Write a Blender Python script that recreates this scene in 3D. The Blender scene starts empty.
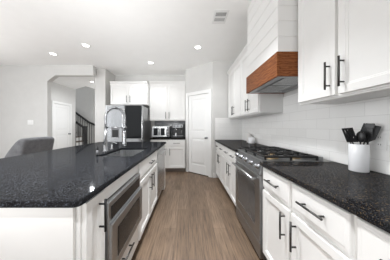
import bpy, bmesh, math, random
from mathutils import Vector, Matrix
R = math.radians
random.seed(7)
S = bpy.context.scene
COL = S.collection

# ------------------------------------------------------------------ camera, world, exposure
CAM_H = 1.22
cd = bpy.data.cameras.new('camera'); cam = bpy.data.objects.new('camera', cd); COL.objects.link(cam)
cam.location = (0, 0, CAM_H); cam.rotation_euler = (R(90), 0, 0)
cd.sensor_fit = 'HORIZONTAL'; cd.sensor_width = 36; cd.lens = 165 / 390 * 36
cd.shift_x = 6.5 / 390; cd.shift_y = -3.0 / 390; cd.clip_start = 0.02
S.camera = cam
w = bpy.data.worlds.new('world'); S.world = w; w.use_nodes = True
w.node_tree.nodes['Background'].inputs[0].default_value = (0.93, 0.965, 1.0, 1)
w.node_tree.nodes['Background'].inputs[1].default_value = 1.15
S.view_settings.view_transform = 'Standard'; S.view_settings.look = 'None'
S.view_settings.gamma = 1; S.view_settings.use_curve_mapping = False
S.view_settings.exposure = 0.05
S.cycles.max_bounces = 14; S.cycles.diffuse_bounces = 8; S.cycles.glossy_bounces = 6
S.cycles.use_denoising = True
S.cycles.sample_clamp_indirect = 8
LAMP_W = 7.0
def area(name, loc, rot, sx, sy, power, col=(1, 1, 1)):
    ld = bpy.data.lights.new(name, 'AREA'); ld.shape = 'RECTANGLE'; ld.size = sx; ld.size_y = sy; ld.energy = power; ld.color = col
    lo = bpy.data.objects.new(name, ld); COL.objects.link(lo); lo.location = loc; lo.rotation_euler = rot
    return lo
# added unseen fill lights, from the left, in the hall and at the ceiling
area('left_fill', (-5.4, 0.6, 1.35), (R(90), 0, R(-90)), 3.6, 1.8, 110, (0.96, 0.98, 1.0))  # soft light added to brighten the right-hand cabinets
fl = area('ceiling_fill', (-0.9, -0.8, 1.05), (R(180 - 64), 0, 0), 0.8, 0.8, 19, (1, 1, 1))  # added uplight behind the camera, lifts the ceiling
fl.data.spread = R(66)
area('hall_fill', (-2.6, 7.2, 1.5), (R(90), 0, R(90)), 2.0, 1.6, 22, (0.97, 0.985, 1.0))  # added to light the hall wall, door and stairwell evenly
fl = area('ceiling_fill', (-4.4, 0.6, 0.8), (R(180 - 8), 0, 0), 2.4, 2.4, 38, (1, 1, 1))  # second added uplight, brightens the ceiling on the living side
fl.data.spread = R(120)

# ------------------------------------------------------------------ materials
def new_mat(name):
    m = bpy.data.materials.new(name); m.use_nodes = True
    nt = m.node_tree
    return m, nt, nt.nodes['Principled BSDF']
def nd(nt, t, **kw):
    n = nt.nodes.new(t)
    for k, v in kw.items(): setattr(n, k, v)
    return n
def coords(nt, scale=(1, 1, 1), swiz=None):
    tc = nd(nt, 'ShaderNodeTexCoord'); src = tc.outputs['Object']
    if swiz:
        sp = nd(nt, 'ShaderNodeSeparateXYZ'); cb = nd(nt, 'ShaderNodeCombineXYZ')
        nt.links.new(src, sp.inputs[0])
        for i, a in enumerate(swiz): nt.links.new(sp.outputs['XYZ'.index(a)], cb.inputs[i])
        src = cb.outputs[0]
    mp = nd(nt, 'ShaderNodeMapping'); mp.inputs['Scale'].default_value = scale
    nt.links.new(src, mp.inputs[0]); return mp.outputs[0]
def ramp(nt, fac, stops):
    r = nd(nt, 'ShaderNodeValToRGB'); e = r.color_ramp.elements
    while len(e) < len(stops): e.new(0.5)
    for i, (p, c) in enumerate(stops): e[i].position = p; e[i].color = (*c, 1)
    nt.links.new(fac, r.inputs[0]); return r.outputs[0]
def noise(nt, vec, scale, detail=4, rough=0.55):
    n = nd(nt, 'ShaderNodeTexNoise'); n.inputs['Scale'].default_value = scale
    n.inputs['Detail'].default_value = detail; n.inputs['Roughness'].default_value = rough
    nt.links.new(vec, n.inputs['Vector']); return n.outputs['Fac']
def bump(nt, b, h, strength, dist=0.002):
    n = nd(nt, 'ShaderNodeBump'); n.inputs['Strength'].default_value = strength; n.inputs['Distance'].default_value = dist
    nt.links.new(h, n.inputs['Height']); nt.links.new(n.outputs[0], b.inputs['Normal'])
def mix(nt, fac, a, bcol, mode='MIX'):
    m = nd(nt, 'ShaderNodeMix', data_type='RGBA', blend_type=mode)
    for s, v in ((0, fac), (6, a), (7, bcol)):
        if hasattr(v, 'is_linked') or isinstance(v, bpy.types.NodeSocket): nt.links.new(v, m.inputs[s])
        elif s == 0: m.inputs[0].default_value = v
        else: m.inputs[s].default_value = (*v, 1)
    return m.outputs[2]

def paint(name, col, rough=0.45, var=0.02, scale=6):
    m, nt, b = new_mat(name)
    v = noise(nt, coords(nt), scale, 3)
    c = ramp(nt, v, [(0.3, tuple(x * (1 - var) for x in col)), (0.7, tuple(min(1, x * (1 + var)) for x in col))])
    nt.links.new(c, b.inputs['Base Color']); b.inputs['Roughness'].default_value = rough
    return m
def metal(name, col, rough=0.3, stretch=(2, 2, 160), metallic=1.0):
    m, nt, b = new_mat(name)
    v = noise(nt, coords(nt, stretch), 3, 3)
    c = ramp(nt, v, [(0.3, tuple(x * 0.93 for x in col)), (0.7, tuple(min(1, x * 1.06) for x in col))])
    nt.links.new(c, b.inputs['Base Color']); b.inputs['Metallic'].default_value = metallic
    r = nd(nt, 'ShaderNodeMapRange'); r.inputs['To Min'].default_value = rough * 0.85; r.inputs['To Max'].default_value = rough * 1.15
    nt.links.new(v, r.inputs[0]); nt.links.new(r.outputs[0], b.inputs['Roughness'])
    return m
def plain(name, col, rough=0.5, metallic=0.0, emit=0):
    m, nt, b = new_mat(name)
    b.inputs['Base Color'].default_value = (*col, 1); b.inputs['Roughness'].default_value = rough; b.inputs['Metallic'].default_value = metallic
    if emit:
        b.inputs['Emission Color'].default_value = (1, 0.97, 0.92, 1); b.inputs['Emission Strength'].default_value = emit
    return m

M = {}
M['wall'] = paint('wall_paint', (0.64, 0.635, 0.62), 0.8)
M['ceil'] = paint('ceiling_paint', (0.94, 0.94, 0.93), 0.85, 0.01)
M['cab'] = paint('cabinet_white_paint', (0.80, 0.795, 0.78), 0.35, 0.012)
M['trim'] = paint('trim_white_paint', (0.82, 0.82, 0.81), 0.4, 0.01)
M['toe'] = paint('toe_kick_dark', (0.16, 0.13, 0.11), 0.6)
M['steel'] = metal('brushed_stainless', (0.55, 0.555, 0.56), 0.28, (160, 2, 2))
M['steelv'] = metal('brushed_stainless_upright', (0.46, 0.465, 0.47), 0.22, (2, 2, 0.4))
M['slate'] = metal('slate_stainless', (0.37, 0.375, 0.38), 0.34, (2, 2, 120))
M['slate_dark'] = metal('slate_stainless_dark', (0.21, 0.215, 0.22), 0.36, (2, 2, 120))
M['chrome'] = metal('chrome', (0.72, 0.73, 0.74), 0.14, (2, 2, 2))
M['spring'] = metal('faucet_steel', (0.33, 0.335, 0.345), 0.26, (2, 2, 2))
M['handle'] = metal('gunmetal_pull', (0.085, 0.083, 0.08), 0.38, (2, 2, 60))
M['blackh'] = metal('black_pull', (0.015, 0.015, 0.016), 0.4, (2, 2, 60), 0.6)
M['iron'] = paint('cast_iron', (0.012, 0.012, 0.012), 0.55, 0.1, 60)
M['blk'] = plain('black_plastic', (0.012, 0.012, 0.013), 0.38)
M['glass_blk'] = plain('black_glass', (0.012, 0.013, 0.014), 0.08)
M['glass_blk'].node_tree.nodes['Principled BSDF'].inputs['Specular IOR Level'].default_value = 0.25
M['oven_glass'] = plain('grey_oven_glass', (0.075, 0.076, 0.078), 0.18)
M['brass'] = plain('burner_brass', (0.5, 0.36, 0.2), 0.4, 1.0)
M['plastic'] = plain('white_plastic', (0.82, 0.82, 0.81), 0.35)
M['ceramic'] = plain('white_ceramic', (0.86, 0.865, 0.88), 0.18)
M['cream'] = plain('pale_stoneware', (0.70, 0.68, 0.66), 0.4)
M['lamp'] = plain('lamp_diffuser', (1, 1, 1), 0.5, 0, 6.0)
M['gap'] = plain('gap_shade', (0.03, 0.025, 0.02), 0.9)  # near-black colour stands in for the shade inside openings
M['grey'] = plain('grey_plastic', (0.2, 0.2, 0.21), 0.4)

def granite():
    m, nt, b = new_mat('black_granite')
    v = coords(nt)
    n1 = noise(nt, v, 190, 2, 0.6); n2 = noise(nt, v, 125, 2, 0.6); n3 = noise(nt, v, 9, 3)
    base = ramp(nt, n3, [(0.3, (0.008, 0.008, 0.009)), (0.7, (0.017, 0.017, 0.018))])
    fl = ramp(nt, n1, [(0.56, (0, 0, 0)), (0.66, (1, 1, 1))])
    c1 = mix(nt, fl, base, (0.05, 0.053, 0.06))
    f2 = ramp(nt, n2, [(0.61, (0, 0, 0)), (0.68, (1, 1, 1))])
    c2 = mix(nt, f2, c1, (0.16, 0.108, 0.055))
    nt.nodes.remove(b)
    df = nd(nt, 'ShaderNodeBsdfDiffuse'); gl = nd(nt, 'ShaderNodeBsdfGlossy'); fr = nd(nt, 'ShaderNodeFresnel'); mu = nd(nt, 'ShaderNodeMath', operation='MULTIPLY'); mx = nd(nt, 'ShaderNodeMixShader')
    nt.links.new(c2, df.inputs[0]); gl.inputs['Roughness'].default_value = 0.06; fr.inputs['IOR'].default_value = 1.5
    nt.links.new(fr.outputs[0], mu.inputs[0]); mu.inputs[1].default_value = 0.25
    nt.links.new(mu.outputs[0], mx.inputs[0]); nt.links.new(df.outputs[0], mx.inputs[1]); nt.links.new(gl.outputs[0], mx.inputs[2])
    nt.links.new(mx.outputs[0], nt.nodes['Material Output'].inputs[0])
    return m
M['granite'] = granite()
def granite_blue():
    m = M['granite'].copy(); m.name = 'black_granite_island'
    for n in m.node_tree.nodes:
        if n.type == 'MIX' and abs(n.inputs[7].default_value[0] - 0.16) < 1e-3: n.inputs[7].default_value = (0.075, 0.085, 0.105, 1)
    return m
M['granite2'] = granite_blue()

def floor_mat():
    m, nt, b = new_mat('oak_plank_floor')
    v = coords(nt, (1, 1, 1), 'YXZ')
    br = nd(nt, 'ShaderNodeTexBrick'); br.offset = 0.37; br.offset_frequency = 2
    br.inputs['Scale'].default_value = 1; br.inputs['Brick Width'].default_value = 1.22; br.inputs['Row Height'].default_value = 0.15
    br.inputs['Mortar Size'].default_value = 0.0016; br.inputs['Mortar Smooth'].default_value = 0.2; br.inputs['Bias'].default_value = 0
    br.inputs['Color1'].default_value = (0.0, 0.0, 0.0, 1); br.inputs['Color2'].default_value = (1, 1, 1, 1); br.inputs['Mortar'].default_value = (0.5, 0.5, 0.5, 1)
    nt.links.new(v, br.inputs['Vector'])
    tone = ramp(nt, br.outputs['Color'], [(0.0, (0.130, 0.086, 0.055)), (0.5, (0.160, 0.108, 0.071)), (1.0, (0.190, 0.132, 0.089))])
    g = noise(nt, coords(nt, (26, 1.1, 1)), 2.6, 8, 0.68)
    gr = ramp(nt, g, [(0.32, (0.42, 0.39, 0.37)), (0.5, (0.98, 0.98, 0.98)), (0.70, (1.50, 1.49, 1.46))])
    c = mix(nt, 1.0, tone, gr, 'MULTIPLY')
    g2 = noise(nt, coords(nt, (5, 0.8, 1)), 2.0, 3)
    gr2 = ramp(nt, g2, [(0.3, (0.86, 0.85, 0.84)), (0.7, (1.12, 1.12, 1.12))])
    c = mix(nt, 1.0, c, gr2, 'MULTIPLY')
    c = mix(nt, br.outputs['Fac'], c, (0.07, 0.048, 0.034))
    nt.links.new(c, b.inputs['Base Color']); b.inputs['Roughness'].default_value = 0.5
    bump(nt, b, g, 0.15, 0.001)
    return m
M['floor'] = floor_mat()

def hood_wood():
    m, nt, b = new_mat('stained_wood')
    v = coords(nt, (1, 1, 1))
    d = noise(nt, coords(nt, (2.2, 1.6, 9)), 1.6, 4, 0.6)
    wv = nd(nt, 'ShaderNodeTexWave', wave_type='BANDS', bands_direction='Z'); wv.inputs['Scale'].default_value = 8
    wv.inputs['Distortion'].default_value = 9; wv.inputs['Detail'].default_value = 3; wv.inputs['Detail Scale'].default_value = 2.4
    mp = coords(nt, (0.6, 0.45, 1.6)); nt.links.new(mp, wv.inputs['Vector'])
    c1 = ramp(nt, wv.outputs['Fac'], [(0.0, (0.15, 0.042, 0.011)), (0.3, (0.215, 0.070, 0.020)), (1.0, (0.262, 0.092, 0.029))])
    g = noise(nt, coords(nt, (12, 4, 160)), 1.2, 6, 0.6)
    gr = ramp(nt, g, [(0.3, (0.66, 0.62, 0.58)), (0.7, (1.2, 1.2, 1.2))])
    c = mix(nt, 1.0, c1, gr, 'MULTIPLY')
    nt.links.new(c, b.inputs['Base Color']); b.inputs['Roughness'].default_value = 0.5; b.inputs['Specular IOR Level'].default_value = 0.2
    return m
M['wood'] = hood_wood()

def tile(name, swiz, bw, bh, c1, c2, mortar, msize, rough, bstr=0.35):
    m, nt, b = new_mat(name)
    v = coords(nt, (1, 1, 1), swiz)
    br = nd(nt, 'ShaderNodeTexBrick'); br.offset = 0.5
    br.inputs['Scale'].default_value = 1; br.inputs['Brick Width'].default_value = bw; br.inputs['Row Height'].default_value = bh
    br.inputs['Mortar Size'].default_value = msize; br.inputs['Mortar Smooth'].default_value = 0.3; br.inputs['Bias'].default_value = 0
    br.inputs['Color1'].default_value = (*c1, 1); br.inputs['Color2'].default_value = (*c2, 1); br.inputs['Mortar'].default_value = (*mortar, 1)
    nt.links.new(v, br.inputs['Vector']); nt.links.new(br.outputs['Color'], b.inputs['Base Color'])
    b.inputs['Roughness'].default_value = rough
    inv = nd(nt, 'ShaderNodeMath', operation='SUBTRACT'); inv.inputs[0].default_value = 1
    nt.links.new(br.outputs['Fac'], inv.inputs[1]); bump(nt, b, inv.outputs[0], bstr, 0.002)
    return m
M['tileX'] = tile('white_subway_tile', 'YZX', 0.30, 0.10, (0.92, 0.915, 0.90), (0.87, 0.865, 0.85), (0.74, 0.735, 0.72), 0.0018, 0.22, 0.2)
M['tileY'] = tile('white_subway_tile_return', 'XZY', 0.30, 0.10, (0.92, 0.915, 0.90), (0.87, 0.865, 0.85), (0.74, 0.735, 0.72), 0.0018, 0.22, 0.2)
M['mosaic'] = tile('grey_glass_mosaic', 'XZY', 0.15, 0.05, (0.17, 0.175, 0.19), (0.30, 0.305, 0.32), (0.28, 0.28, 0.28), 0.0025, 0.12)

def fabric():
    m, nt, b = new_mat('grey_upholstery')
    n = noise(nt, coords(nt), 14, 5)
    c = ramp(nt, n, [(0.3, (0.085, 0.087, 0.095)), (0.7, (0.15, 0.152, 0.162))])
    nt.links.new(c, b.inputs['Base Color']); b.inputs['Roughness'].default_value = 0.75
    b.inputs['Sheen Weight'].default_value = 0.3
    f = noise(nt, coords(nt), 220, 2); bump(nt, b, f, 0.3, 0.002)
    return m
M['fabric'] = fabric()

# ------------------------------------------------------------------ mesh helpers
class MB:
    def __init__(s, mat=None): s.b = bmesh.new(); s.mats = []; s.M = Matrix()
    def v(s, p): return s.b.verts.new(s.M @ Vector(p))
    def poly(s, vs, smooth=False):
        try: f = s.b.faces.new(vs); f.smooth = smooth; return f
        except ValueError: return None
    def box(s, x0, x1, y0, y1, z0, z1, bev=0.0, seg=2):
        if x0 > x1: x0, x1 = x1, x0
        if y0 > y1: y0, y1 = y1, y0
        if z0 > z1: z0, z1 = z1, z0
        vs = [s.v((x, y, z)) for x in (x0, x1) for y in (y0, y1) for z in (z0, z1)]
        fs = [s.poly([vs[i] for i in q]) for q in ((0, 1, 3, 2), (4, 6, 7, 5), (0, 4, 5, 1), (2, 3, 7, 6), (0, 2, 6, 4), (1, 5, 7, 3))]
        if bev > 0:
            es = list({e for f in fs for e in f.edges})
            bmesh.ops.bevel(s.b, geom=es, offset=bev, segments=seg, affect='EDGES', profile=0.5)
        return s
    def rings(s, loops, cap0=True, cap1=True, smooth=False, closed=False):
        L = [[s.v(p) for p in lp] for lp in loops]
        n = len(L[0]); m = len(L)
        for i in range(m if closed else m - 1):
            a, c = L[i], L[(i + 1) % m]
            for j in range(n): s.poly([a[j], a[(j + 1) % n], c[(j + 1) % n], c[j]], smooth)
        if not closed:
            if cap0: s.poly(L[0][::-1])
            if cap1: s.poly(L[-1])
        return s
    def panel(s, x0, x1, z0, z1, prof):
        # prof: list of (inset, y) – concentric rectangles facing -Y, first = back
        return s.rings([[(x0 + i, y, z0 + i), (x1 - i, y, z0 + i), (x1 - i, y, z1 - i), (x0 + i, y, z1 - i)] for i, y in prof])
    def tube(s, path, r, n=10, cap=True, closed=False):
        P = [Vector(p) for p in path]; rr = r if isinstance(r, (list, tuple)) else [r] * len(P)
        loops = []; prev = None
        for i, p in enumerate(P):
            if closed: t = P[(i + 1) % len(P)] - P[i - 1]
            else: t = P[min(i + 1, len(P) - 1)] - P[max(i - 1, 0)]
            t.normalize()
            if prev is None:
                a = Vector((0, 0, 1)) if abs(t.z) < 0.9 else Vector((1, 0, 0))
                u = t.cross(a).normalized()
            else: u = (prev - t * prev.dot(t)).normalized()
            prev = u; q = t.cross(u)
            loops.append([p + (u * math.cos(k * 2 * math.pi / n) + q * math.sin(k * 2 * math.pi / n)) * rr[i] for k in range(n)])
        return s.rings(loops, cap, cap, True, closed)
    def lathe(s, prof, c=(0, 0, 0), n=28, axis='Z', smooth=True):
        loops = []
        for r, h in prof:
            lp = []
            for k in range(n):
                a = 2 * math.pi * k / n; x, y = max(r, 1e-5) * math.cos(a), max(r, 1e-5) * math.sin(a)
                p = {'Z': (x, y, h), 'X': (h, x, y), 'Y': (x, h, y)}[axis]
                lp.append((c[0] + p[0], c[1] + p[1], c[2] + p[2]))
            loops.append(lp)
        return s.rings(loops, True, True, smooth)
    def prism(s, pts, a0, a1, axis='Z'):
        f = {'Z': lambda p, a: (p[0], p[1], a), 'X': lambda p, a: (a, p[0], p[1]), 'Y': lambda p, a: (p[0], a, p[1])}[axis]
        return s.rings([[f(p, a0) for p in pts], [f(p, a1) for p in pts]])
    def build(s, name, mat, parent=None, bevel=0, subsurf=0):
        bmesh.ops.recalc_face_normals(s.b, faces=s.b.faces[:])
        me = bpy.data.meshes.new(name); s.b.to_mesh(me); s.b.free()
        me.materials.append(mat)
        o = bpy.data.objects.new(name, me); COL.objects.link(o)
        if parent: o.parent = parent
        if bevel:
            md = o.modifiers.new('b', 'BEVEL'); md.width = bevel; md.segments = 2; md.limit_method = 'ANGLE'; md.angle_limit = R(40)
        if subsurf:
            md = o.modifiers.new('s', 'SUBSURF'); md.levels = md.render_levels = subsurf
            for p in me.polygons: p.use_smooth = True
        return o
def tag(o, label, cat, group=None):
    o['label'] = label; o['category'] = cat
    if group: o['group'] = group
    return o
def thing(name, label, cat, loc=(0, 0, 0), rz=0, group=None):
    o = bpy.data.objects.new(name, None); COL.objects.link(o)
    o.empty_display_size = 0.1; o.location = loc; o.rotation_euler = (0, 0, R(rz))
    return tag(o, label, cat, group)
def structure(name, mb, mat, parent=None, **kw):
    o = mb.build(name, mat, parent, **kw)
    if not parent: o['kind'] = 'structure'
    return o
def copy_tree(o, parent=None):
    c = o.copy(); COL.objects.link(c)
    if parent: c.parent = parent
    for ch in list(o.children): copy_tree(ch, c)
    return c

# ------------------------------------------------------------------ room
CEIL = 2.80
XW = 1.29            # right wall face
YP = 3.97            # pantry return wall face
structure('floor', MB().box(-8.0, XW + 0.12, -3.2, 9.7, -0.08, 0), M['floor'])
structure('ceiling', MB().prism([(-8.0, -3.2), (XW + 0.12, -3.2), (XW + 0.12, 5.2), (-2.3, 5.2), (-2.3, 9.7), (-3.3, 9.7), (-3.98, 6.40), (-4.80, 6.95), (-8.0, 6.95)], CEIL, CEIL + 0.1), M['ceil'])
structure('wall_right', MB().box(XW, XW + 0.12, -3.2, 5.2, 0, CEIL), M['wall'])
structure('wall_back', MB().box(-2.25, -0.083, 5.06, 5.2, 0, CEIL), M['wall'])
pa, pb = Vector((-0.083, 4.56, 0)), Vector((0.585, YP, 0))
# pantry corner: solid angled partition seen from outside (flat return + angled face + side)
dv = (pb - pa); L45 = dv.length; dv.normalize(); nv = Vector((dv.y, -dv.x, 0))   # nv faces the kitchen
D0, D1 = 0.115, L45 - 0.115   # door opening along the angled wall (slab)
DT = 2.06
def pt(t, off): q = pa + dv * t + nv * off; return (q.x, q.y)
w = MB()
w.prism([(pa.x, pa.y), pt(D0, 0), pt(D0, -0.1), (pa.x + 0.005, pa.y + 0.14)], 0, CEIL)
w.prism([pt(D1, 0), (pb.x, pb.y), (pb.x + 0.02, pb.y + 0.1), pt(D1, -0.1)], 0, CEIL)
w.prism([pt(D0, 0), pt(D1, 0), pt(D1, -0.1), pt(D0, -0.1)], DT, CEIL)
structure('wall_pantry', w, M['wall'])
structure('wall_pantry_return', MB().box(pb.x, XW, YP, YP + 0.1, 0, CEIL), M['wall'])
structure('wall_pantry_side', MB().box(-0.083, 0.02, 4.7, 5.06, 0, CEIL), M['wall'])
# wall at the left with the chamfered opening to the hall
YF = 4.23; OL, OR_, OT, CH = -3.62, -2.45, 2.545, 0.2
structure('wall_front_left', MB().prism([(-8, 0), (OL, 0), (OL, OT - CH * 0.75), (OL + CH, OT), (OR_, OT), (OR_, CEIL), (-8, CEIL)], YF, YF + 0.13, 'Y'), M['wall'])
structure('wall_alcove', MB().box(-2.53, -2.25, 4.46, 5.2, 0, CEIL), M['wall'])
HX = -4.76
HD0, HD1 = 5.83, 6.62
w = MB()
w.box(HX - 0.12, HX, YF + 0.13, HD0, 0, CEIL); w.box(HX - 0.12, HX, HD1, 6.95, 0, CEIL); w.box(HX - 0.12, HX, HD0, HD1, 2.06, CEIL)
structure('wall_hall_left', w, M['wall'])
structure('wall_stairwell', MB().box(-7.0, -4.70, 8.15, 8.25, 0, 5.2), M['wall'])
structure('wall_stairwell_upper', MB().box(-7.0, -3.2, 6.0, 6.1, CEIL + 0.12, 5.2), M['wall'])
structure('wall_hall_back', MB().box(-7.0, -2.3, 9.6, 9.7, 0, 5.2), M['wall'])
structure('wall_hall_right', MB().box(-2.42, -2.3, 5.2, 9.6, 0, 5.2), M['wall'])
structure('ceiling_stairwell', MB().box(-7.0, -2.3, 6.0, 9.7, 5.2, 5.3), M['ceil'])

w = MB()
w.box(-8.0, -7.9, -3.2, YF, 0, 0.25); w.box(-8.0, -7.9, -3.2, YF, 2.6, CEIL); w.box(-8.0, -7.9, 3.5, YF, 0.25, 2.6); w.box(-8.0, -7.9, -3.2, -2.8, 0.25, 2.6)
structure('wall_left', w, M['wall'])
w = MB()
for y in (-2.8, -0.7, 1.4, 3.44): w.box(-7.97, -7.91, y, y + 0.06, 0.25, 2.6)
for z in (0.25, 1.9, 2.54): w.box(-7.965, -7.915, -2.8, 3.5, z, z + 0.06)
structure('window_1', w, M['trim'])
# baseboards
structure('baseboard_front_left', MB().box(-8, OL, YF - 0.015, YF, 0, 0.12), M['trim'])
structure('baseboard_pantry_return', MB().box(pb.x + 0.004, 0.655, YP - 0.014, YP, 0, 0.12), M['trim'])
structure('baseboard_hall', MB().box(HX, HX + 0.014, YF + 0.14, HD0 - 0.1, 0, 0.12), M['trim'])

# doors --------------------------------------------------------------
def interior_door(name, origin, rz, width, height, knob_side):
    root = bpy.data.objects.new(name, None); COL.objects.link(root); root['kind'] = 'structure'
    root.location = origin; root.rotation_euler = (0, 0, rz)
    # local: x along the wall 0..width, -Y towards the room
    s = MB(); f = 0.012
    s.panel(0.004, width - 0.004, 0.014, height - 0.006, [(0, 0.045), (0, 0.012)])
    st = 0.10
    def field(z0, z1): s.panel(st, width - st, z0, z1, [(0, 0.0125), (0.0, 0.0118)])
    # raised frame around two recessed fields
    for bx in ((0.004, st, 0.014, height - 0.006), (width - st, width - 0.004, 0.014, height - 0.006), (st, width - st, 0.014, 0.24), (st, width - st, height - 0.12, height - 0.006), (st, width - st, 0.93, 1.10)):
        s.box(bx[0], bx[1], 0.0, 0.014, bx[2], bx[3], 0.003, 1)
    for z0, z1 in ((0.24, 0.93), (1.10, height - 0.12)):
        s.panel(st + 0.03, width - st - 0.03, z0 + 0.03, z1 - 0.03, [(0, 0.013), (0.0, 0.011), (0.03, 0.003)])
    s.build('door_leaf', M['trim'], root)
    c = MB()
    cw = 0.085
    for x0, x1, z0, z1 in ((-cw, 0, 0, height + cw), (width, width + cw, 0, height + cw), (0, width, height, height + cw)):
        c.box(x0, x1, -0.02, -0.001, z0, z1, 0.005, 2)
    c.build('door_casing', M['trim'], root)
    kx = width - 0.06 if knob_side > 0 else 0.06
    k = MB()
    k.lathe([(0.001, 0.0), (0.03, 0.0), (0.03, -0.008), (0.011, -0.012), (0.011, -0.035), (0.026, -0.045), (0.03, -0.058), (0.024, -0.07), (0.001, -0.074)], (kx, 0, 0.95), 18, 'Y')
    k.build('door_knob', M['spring'], root)
    return root
ang = math.atan2(dv.y, dv.x)
o0 = pa + dv * D0
interior_door('door_1', (o0.x + nv.x * 0.0, o0.y + nv.y * 0.0, 0), ang, D1 - D0, DT, 1)
structure('door_gap_shade', MB().box(0, 0, 0, 0, 0, 0) if False else MB().prism([pt(D0, -0.02), pt(D1, -0.02), pt(D1, 0.012), pt(D0, 0.012)], 0.0, 0.012), M['gap'])  # dark strip painted in for the shade under the pantry door
d2 = interior_door('door_2', (HX, HD0, 0), R(90), HD1 - HD0, 2.06, 1)

# tile backsplash (thin tile skin standing off the wall)
structure('wall_right_tile', MB().box(XW - 0.008, XW, -3.2, YP, 0.916, 1.62), M['tileX'])
structure('wall_pantry_tile', MB().box(0.64, XW - 0.008, YP - 0.008, YP, 0.916, 1.44), M['tileY'])
structure('wall_back_tile', MB().box(-1.04, -0.083, 5.052, 5.06, 0.916, 1.42), M['mosaic'])

# ------------------------------------------------------------------ cabinets
def bar_pull(parent, x, z, length, vertical, y=0.0, mat=None, r=0.0062, stand=0.032):
    m = MB(); h = length / 2
    if vertical:
        m.tube([(x, y - stand, z - h), (x, y - stand, z + h)], r)
        for q in (-1, 1): m.tube([(x, y, z + q * h * 0.70), (x, y - stand, z + q * h * 0.70)], r * 0.85, 8)
    else:
        m.tube([(x - h, y - stand, z), (x + h, y - stand, z)], r)
        for q in (-1, 1): m.tube([(x + q * h * 0.70, y, z), (x + q * h * 0.70, y - stand, z)], r * 0.85, 8)
    return m.build('handle', mat or M['handle'], parent)
DTH = 0.02
def shaker(parent, name, x0, x1, z0, z1, rail=0.058):
    m = MB()
    m.panel(x0, x1, z0, z1, [(0, 0.0), (0, -DTH + 0.002), (0.002, -DTH), (rail - 0.012, -DTH), (rail - 0.006, -DTH + 0.005), (rail, -DTH + 0.006), (rail + 0.003, -DTH + 0.011)])
    return m.build(name, M['cab'], parent)
def slab(parent, name, x0, x1, z0, z1):
    m = MB()
    m.panel(x0, x1, z0, z1, [(0, 0.0), (0, -DTH + 0.007), (0.003, -DTH + 0.003), (0.016, -DTH + 0.002), (0.022, -DTH)])
    return m.build(name, M['cab'], parent)
def base_cabinet(name, label, loc, rz, width, depth, fronts, top=0.882, toe=True, group=None, toe_h=0.11):
    # local x 0..width, face frame at y=0 looking -Y, depth to +Y
    t = thing(name, label, 'cabinet', loc, rz, group)
    m = MB(); m.box(0.001, width - 0.001, 0.0, depth, toe_h, top, 0.0015, 1)
    m.build('cabinet_body', M['cab'], t)
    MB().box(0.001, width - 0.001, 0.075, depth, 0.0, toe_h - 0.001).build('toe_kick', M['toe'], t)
    for f in fronts: add_front(t, f)
    return t
def add_front(t, f):
    kind, x0, x1, z0, z1, h = f
    o = (shaker if kind == 'door' else slab)(t, kind, x0, x1, z0, z1)
    if h:
        hx, hz, hl, vert = h[:4]
        bar_pull(o, hx, hz, hl, vert, -DTH, h[4] if len(h) > 4 else None)
    return o
FZ0, FZ1, DZ0, DZ1 = 0.125, 0.675, 0.70, 0.868
def two_door_unit(width, gap=0.012, mid=0.024, drawers=2):
    c = width / 2; e = gap
    fr = [('door', e, c - mid / 2, FZ0, FZ1, (c - mid / 2 - 0.046, FZ1 - 0.12, 0.18, True)),
          ('door', c + mid / 2, width - e, FZ0, FZ1, (c + mid / 2 + 0.046, FZ1 - 0.12, 0.18, True))]
    if drawers == 2:
        fr += [('drawer', e, c - mid / 2, DZ0, DZ1, ((e + c - mid / 2) / 2, 0.79, 0.18, False)),
               ('drawer', c + mid / 2, width - e, DZ0, DZ1, ((c + mid / 2 + width - e) / 2, 0.79, 0.18, False))]
    else:
        fr += [('drawer', e, width - e, DZ0, DZ1, (c, 0.79, 0.2, False))]
    return fr
XF = 0.67     # face frame of the right base run
DEP = XW - 0.01 - XF
RY0, RY1 = 1.463, 2.225     # range slot
UY0 = 1.441                  # near side of the hood
base_cabinet('base_cabinet', 'white base cabinet directly beyond the range with two drawers over two doors', (XF, 3.0, 0), -90, 3.0 - RY1 - 0.004, DEP, two_door_unit(3.0 - RY1 - 0.004))
base_cabinet('base_cabinet', 'white base cabinet in the corner against the pantry wall under the dark counter', (XF, YP - 0.03, 0), -90, YP - 0.03 - 3.002, DEP, two_door_unit(YP - 0.03 - 3.002))
base_cabinet('base_cabinet', 'white base cabinet on the near side of the range, with two drawers over two doors', (XF, RY0 - 0.004, 0), -90, RY0 - 0.004 - 0.655, DEP, two_door_unit(RY0 - 0.004 - 0.655))
base_cabinet('base_cabinet', 'white base cabinet cut off by the right edge, under the foreground counter', (XF, 0.653, 0), -90, 0.85, DEP, two_door_unit(0.85))

# right countertops
def counter_right(y0, y1, label):
    m = MB(); m.box(0.631, XW - 0.009, y0, y1, 0.884, 0.914)
    tag(m.build('granite_countertop', M['granite'], bevel=0.004), label, 'countertop')
counter_right(RY1 + 0.002, YP - 0.009, 'black granite countertop beyond the range, under the canisters')
counter_right(-0.25, RY0 - 0.002, 'black granite countertop in the right foreground carrying the utensil crock')

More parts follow.
